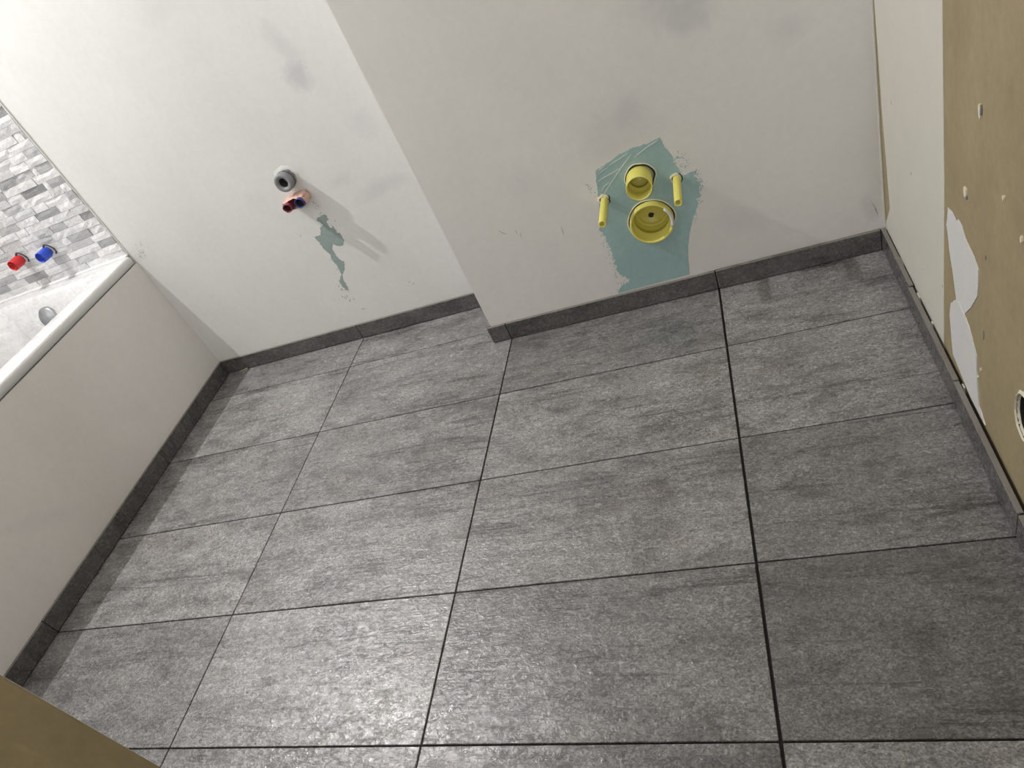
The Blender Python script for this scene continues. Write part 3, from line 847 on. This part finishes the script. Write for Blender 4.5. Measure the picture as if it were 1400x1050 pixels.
for k, ring in enumerate(T2):
    o = []
    for p in ring:
        q = p.copy()
        d = Vector((p.x - cx_, p.y - cy_, 0))
        t_ = k / (len(T2) - 1)
        lift = 0.0025 + max(0.0, t_ - 0.2) * 0.03
        wv = noise.noise(Vector((p.x * 16, p.y * 16, p.z * 16))) + 0.5 * noise.noise(Vector((p.x * 45, p.y * 30, p.z * 45)))
        amp = 0.0012 if t_ < 0.35 else 0.006
        if k < 7:
            q += Vector((0.0006 if p.x > cx_ else 0.0, 0, 0.0006 if k < 3 else 0.0016))
            q.z += (0.0003 if k < 3 else 0.0008) * (wv + 0.6)
        else:
            q.z += lift + amp * wv
            inw = Vector((-d.x, -d.y, 0)).normalized()
            q += inw * (0.002 + (0.01 if t_ > 0.5 else 0.0) + amp * 0.5 * wv)
        q.y = min(q.y, TY1 - 0.0005); q.y = max(q.y, TY0 + 0.0005); q.x = max(q.x, TX0)
        o.append(q)
    R2_.append(o)
film = loft('plastic_film', R2_, M['film'], tub, cap1=True)
tag(film, 'clear wrinkled protective plastic film draped over the bathtub')

# ------------------------------------------------------------------ split-face mosaic on the back wall above the tub
def mosaic_material():
    m = NT('split_marble', Roughness=0.55)
    col = m.n('Attribute', attribute_name='tone'); 
    ob = m.n('ObjectInfo')
    shade = m.n('SeparateColor'); m.l(ob.outputs['Color'], shade.inputs[0])
    tone = shade.outputs[0]
    P = m.pos()
    c = m.ramp(tone, [(0.0, (0.80, 0.80, 0.80)), (0.3, (0.62, 0.625, 0.63)), (1.0, (0.235, 0.24, 0.245))])
    v = m.noise(m.mapping(P, (1, 1, 1), (0.2, 0.5, 0.7)), 45, 5, 0.7, 1.2)
    c = m.mix(1.0, c, m.ramp(v, [(0.3, 0.88), (0.55, 1.0), (0.75, 1.10)]), 'MULTIPLY')
    v2 = m.noise(P, 260, 3, 0.7)
    c = m.mix(1.0, c, m.ramp(v2, [(0.3, 0.86), (0.7, 1.12)]), 'MULTIPLY')
    m.l(c, m.b.inputs['Base Color'])
    m.bump(m.noise(P, 120, 4, 0.7, 0.6), 0.6, 0.003)
    return m.m
M['mosaic'] = mosaic_material()
M['bed'] = simple('mosaic_bed', (0.58, 0.575, 0.57), 0.9)
mx0, mx1 = XLEFT + 0.001, -0.6115
PITCH = 0.0243
Z00 = 0.5345
bed = box('mosaic_bed', (mx0, YN - 0.003, 0.50), (mx1, YN - 0.0002, 2.1), M['bed'], wall_niche)
DARK = [(-0.617, -0.607, 1.041, 0.5), (-0.665, -0.603, 1.023, 0.75), (-0.723, -0.643, 0.978, 0.45), (-0.626, -0.6, 0.949, 0.6), (-0.667, -0.6, 0.923, 0.45),
        (-0.809, -0.734, 0.902, 0.3), (-0.676, -0.6, 0.872, 0.6), (-0.675, -0.6, 0.825, 0.7), (-0.775, -0.695, 0.851, 0.5), (-0.849, -0.777, 0.852, 0.8),
        (-0.797, -0.695, 0.806, 0.9), (-0.65, -0.6, 0.775, 0.6), (-0.908, -0.856, 0.834, 0.6), (-0.915, -0.835, 0.78, 0.55), (-0.815, -0.712, 0.753, 0.75),
        (-0.659, -0.6, 0.703, 0.8), (-0.796, -0.736, 0.704, 0.6), (-0.876, -0.802, 0.703, 0.45), (-1.0, -0.91, 0.731, 0.5), (-0.77, -0.672, 0.653, 0.65),
        (-0.79, -0.69, 0.63, 0.45), (-0.679, -0.6, 0.601, 0.7), (-0.912, -0.82, 0.66, 0.5), (-1.05, -0.95, 0.681, 0.3), (-1.135, -1.035, 0.656, 0.5),
        (-1.02, -0.945, 0.61, 0.4), (-0.89, -0.826, 0.586, 0.5), (-0.809, -0.715, 0.559, 0.4), (-1.07, -0.965, 0.561, 0.8), (-1.195, -1.1, 0.585, 0.6), (-1.255, -1.165, 0.562, 0.7)]
rng = random.Random(21)
def brick_verts(x0, x1, z0, z1, dep):
    """rough split front, 3 x 2 cells"""
    nx, nz = 4, 3
    y1 = YN - 0.003
    V, Fc = [], []
    for a in range(nz):
        for b in range(nx):
            e = (a in (0, nz - 1)) or (b in (0, nx - 1))
            V.append((x0 + (x1 - x0) * b / (nx - 1), y1 - dep + (0.0012 if e else 0) + rng.uniform(-.0012, .0012), z0 + (z1 - z0) * a / (nz - 1)))
    for a in range(nz - 1):
        for b in range(nx - 1):
            i = a * nx + b; Fc.append((i, i + 1, i + nx + 1, i + nx))
    k = len(V)
    for (x, z) in ((x0, z0), (x1, z0), (x1, z1), (x0, z1)): V.append((x, y1, z))
    bot = list(range(nx)); top = [(nz - 1) * nx + b for b in range(nx)]
    lef = [a * nx for a in range(nz)]; rig = [a * nx + nx - 1 for a in range(nz)]
    Fc.append(tuple([k, k + 1] + bot[::-1])); Fc.append(tuple([k + 2, k + 3] + top)); Fc.append(tuple([k + 3, k] + lef)); Fc.append(tuple([k + 1, k + 2] + rig[::-1]))
    return V, Fc
stuffV, stuffF = [], []
rowN = int((2.1 - Z00) / PITCH)
count = 0
for r in range(rowN):
    z0 = Z00 + r * PITCH; z1 = z0 + PITCH - 0.0008
    zc = (z0 + z1) / 2
    segs = []
    for (a, b, z, t_) in DARK:
        if int(round((z - Z00 - PITCH / 2) / PITCH)) == r:
            a, b = max(a, mx0), min(b, mx1)
            if b - a > 0.006 and all(b <= s[0] + 1e-4 or a >= s[1] - 1e-4 for s in segs): segs.append((a, b, t_))
    segs.sort()
    full = []
    x = mx0
    for s in segs + [(mx1, mx1, None)]:
        while s[0] - x > 0.002:
            wv = rng.choice((0.05, 0.062, 0.075, 0.09, 0.1)) * rng.uniform(0.94, 1.06)
            if s[0] - x - wv < 0.028: wv = s[0] - x if s[0] - x < 0.105 else (s[0] - x) / 2
            tn = rng.choice((0.0, 0.03, 0.06, 0.1, 0.14, 0.2, 0.28))
            if z0 > 1.06 and rng.random() < 0.28: tn = rng.uniform(0.4, 0.85)
            full.append((x, x + wv, tn)); x += wv
        if s[2] is not None:
            full.append(s); x = s[1]
    for (a, b, t_) in full:
        dep = rng.choice((0.003, 0.004, 0.005, 0.006))
        V, Fc = brick_verts(a + 0.0004, b - 0.0004, z0, z1, dep)
        inview = z0 < 1.10 and (a > -1.30) and (b > -0.62 - (1.10 - z0) * 1.35 - 0.05)
        if inview and count < 300:
            cxx = Vector(((a + b) / 2, YN - 0.003, zc))
            me = bpy.data.meshes.new('mosaic_tile')
            me.from_pydata([Vector(v) - cxx for v in V], [], Fc); me.update()
            o = link_mesh('mosaic_tile', me, M['mosaic'], wall_niche, cxx)
            o.color = (t_, t_, t_, 1)
            count += 1
        else:
            k = len(stuffV); stuffV += V; stuffF += [tuple(i + k for i in f) for f in Fc]
off = world_loc(wall_niche)
me = bpy.data.meshes.new('mosaic_tiles'); me.from_pydata([Vector(v) - off for v in stuffV], [], stuffF); me.update()
o = link_mesh('mosaic_tiles', me, M['mosaic'], None); o.parent = wall_niche; o.color = (0.22, 0.22, 0.22, 1)
tag(o, kind='stuff')
# edge profile of the mosaic
structure(box('trim_1', (-0.6112, YN - 0.0050, ZR + 0.004), (-0.6085, YN - 0.0002, 2.1), simple('edge_profile_white', (0.80, 0.79, 0.77), 0.4)), 'thin white edge profile where the mosaic ends', 'trim')

# ------------------------------------------------------------------ red and blue test plugs
def plug(u, v, col, label, notch):
    c = hit(u, v, 1, YN - 0.010)
    mat = plastic('plug_' + label[:4], col, 0.35)
    t = tag(empty('test_plug', c), label, 'plug')
    r = 0.0185
    ax = Vector((0, -1, 0.0))
    lathe('plug_body', c, ax, [(0.004, r * 0.8), (0.010, r * 0.8), (0.011, r * 0.95), (0.014, r), (0.044, r * 0.97), (0.048, r * 0.98), (0.049, r * 0.9), (0.047, r * 0.84), (0.026, r * 0.78), (0.026, 0.00001)], mat, t, 32)
    lathe('rosette', c, ax, [(-0.004, r * 1.2), (0.002, r * 1.2), (0.0025, r * 0.6)], M['filler'], t, 28)
    lathe('thread', c, ax, [(-0.002, r * 0.7), (0.006, r * 0.7), (0.006, 0.00001)], M['rubber'], t, 24)
    pts = []
    for k in range(15):
        a = math.radians(-60 + 210 * k / 14)
        pts.append(c + Vector((0.008 + 0.021 * math.cos(a), -0.006 - 0.003 * math.sin(a * 2), 0.003 + 0.021 * math.sin(a))))
    tube('strap', pts, 0.0026, M['rubber'], t, 8)
    if notch:
        for a in (0.4, 2.5, 4.6):
            d = Vector((math.cos(a) * r * 0.55, -0.040, math.sin(a) * r * 0.55))
            lathe('inner_rib', c + d, ax, [(-0.014, 0.003), (0.004, 0.003), (0.004, 0.00001)], mat, t, 8)
    return t
plug(67.5, 342.5, (0.025, 0.075, 0.56), 'blue plastic test plug on the mosaic wall', False)
plug(30, 353.5, (0.62, 0.022, 0.028), 'red plastic test plug on the mosaic wall', True)

# ------------------------------------------------------------------ small debris on the floor
h = hit(337, 504, 2, 0.0)
bm = bmesh.new(); v, _ = box_bm(bm, (-0.017, -0.0035, 0), (0.017, 0.0035, 0.006))
for q in v:
    if q.co.x < 0: q.co.z *= 0.4
bmesh.ops.bevel(bm, geom=bm.edges[:], offset=0.0006, segments=1, affect='EDGES')
o = link_mesh('tile_wedge', bm_done(bm, 'tile_wedge'), simple('pale_wedge', (0.42, 0.37, 0.29), 0.7, 0.3, 300, 0.2, 120), None, (h.x - 0.006, YN - ST - 0.006, 0.0004))
o.rotation_euler = (0, 0, math.radians(4))
tag(o, 'small pale tiling wedge on the floor against the niche skirting', 'wedge')

# ------------------------------------------------------------------ ceiling spot, and the fill lamp added in the hallway
def lit(strength, key):
    m = NT('lit_lens_' + key)
    em = m.n('Emission'); em.inputs[0].default_value = (*LIGHT_COL, 1); em.inputs[1].default_value = strength
    m.l(em.outputs[0], m.out.inputs[0])
    return m.m
def spot_lamp(label, loc, aim, strength, r):
    """adjustable ceiling spot: rose, stem and a tilted head with a lit lens"""
    t = tag(empty('ceiling_spot', Vector((loc.x, loc.y, CEIL))), label, 'lamp')
    white = simple('lamp_housing_white', (0.75, 0.75, 0.74), 0.4)
    aim = aim.normalized()
    back = loc - aim * 0.055
    top = Vector((back.x, back.y, CEIL))
    lathe('ceiling_rose', top, (0, 0, -1), [(0, 0.04), (0.006, 0.04), (0.010, 0.034), (0.010, 0.00001)], white, t, 32)
    tube('stem', [top, back], 0.006, M['chrome'], t, 10)
    lathe('head', back, aim, [(-0.006, 0.00001), (-0.004, 0.014), (0.0, 0.018), (0.05, 0.022), (0.054, 0.021), (0.054, r)], white, t, 32)
    lathe('lens', loc, aim, [(0.0, r), (0.0, 0.00001)], lit(strength, label[:5]), t, 24)
    return t
spot_lamp('white ceiling spot lamp above the bathtub', BULB, BULB_AIM, BULB_STRENGTH, BULB_R)
def fill_lamp(label, loc, strength):
    """added fill lamp, shaped like a flat LED site lamp, aimed through the door opening"""
    t = tag(empty('fill_lamp', (loc.x, loc.y, 0)), label, 'lamp')
    hw, hh = 0.17, 0.12
    yel = M['rubber']
    box('housing', loc + Vector((-hw - 0.012, -0.05, -hh - 0.012)), loc + Vector((hw + 0.012, -0.004, hh + 0.012)), yel, t, bevel=0.006)
    bm = bmesh.new()
    v = [bm.verts.new((x, 0, z)) for x, z in ((-hw, -hh), (hw, -hh), (hw, hh), (-hw, hh))]
    bm.faces.new(v)
    me = bm_done(bm, 'lens')
    if me.polygons[0].normal.y < 0: me.flip_normals()
    link_mesh('lens', me, lit(strength, label[:5]), t, loc)
    for sx in (-1, 1):
        tube('bracket_arm', [loc + Vector((sx * (hw + 0.02), -0.027, 0)), loc + Vector((sx * (hw + 0.02), -0.027, -hh - 0.03)), loc + Vector((0, -0.027, -hh - 0.04))], 0.006, yel, t, 8)
    top = loc.z - hh - 0.04
    tube('pole', [(loc.x, loc.y - 0.027, 0.35), (loc.x, loc.y - 0.027, top)], 0.012, M['chrome'], t, 12)
    for k in range(3):
        a = math.radians(90 + 120 * k)
        tube('leg', [(loc.x, loc.y - 0.027, 0.75), (loc.x + 0.2 * math.cos(a), loc.y - 0.027 + 0.2 * math.sin(a), 0.006)], 0.009, M['chrome'], t, 8)
    return t
fill_lamp('black flat site lamp on a tripod in the hallway', FILL_POS, FILL_STRENGTH)
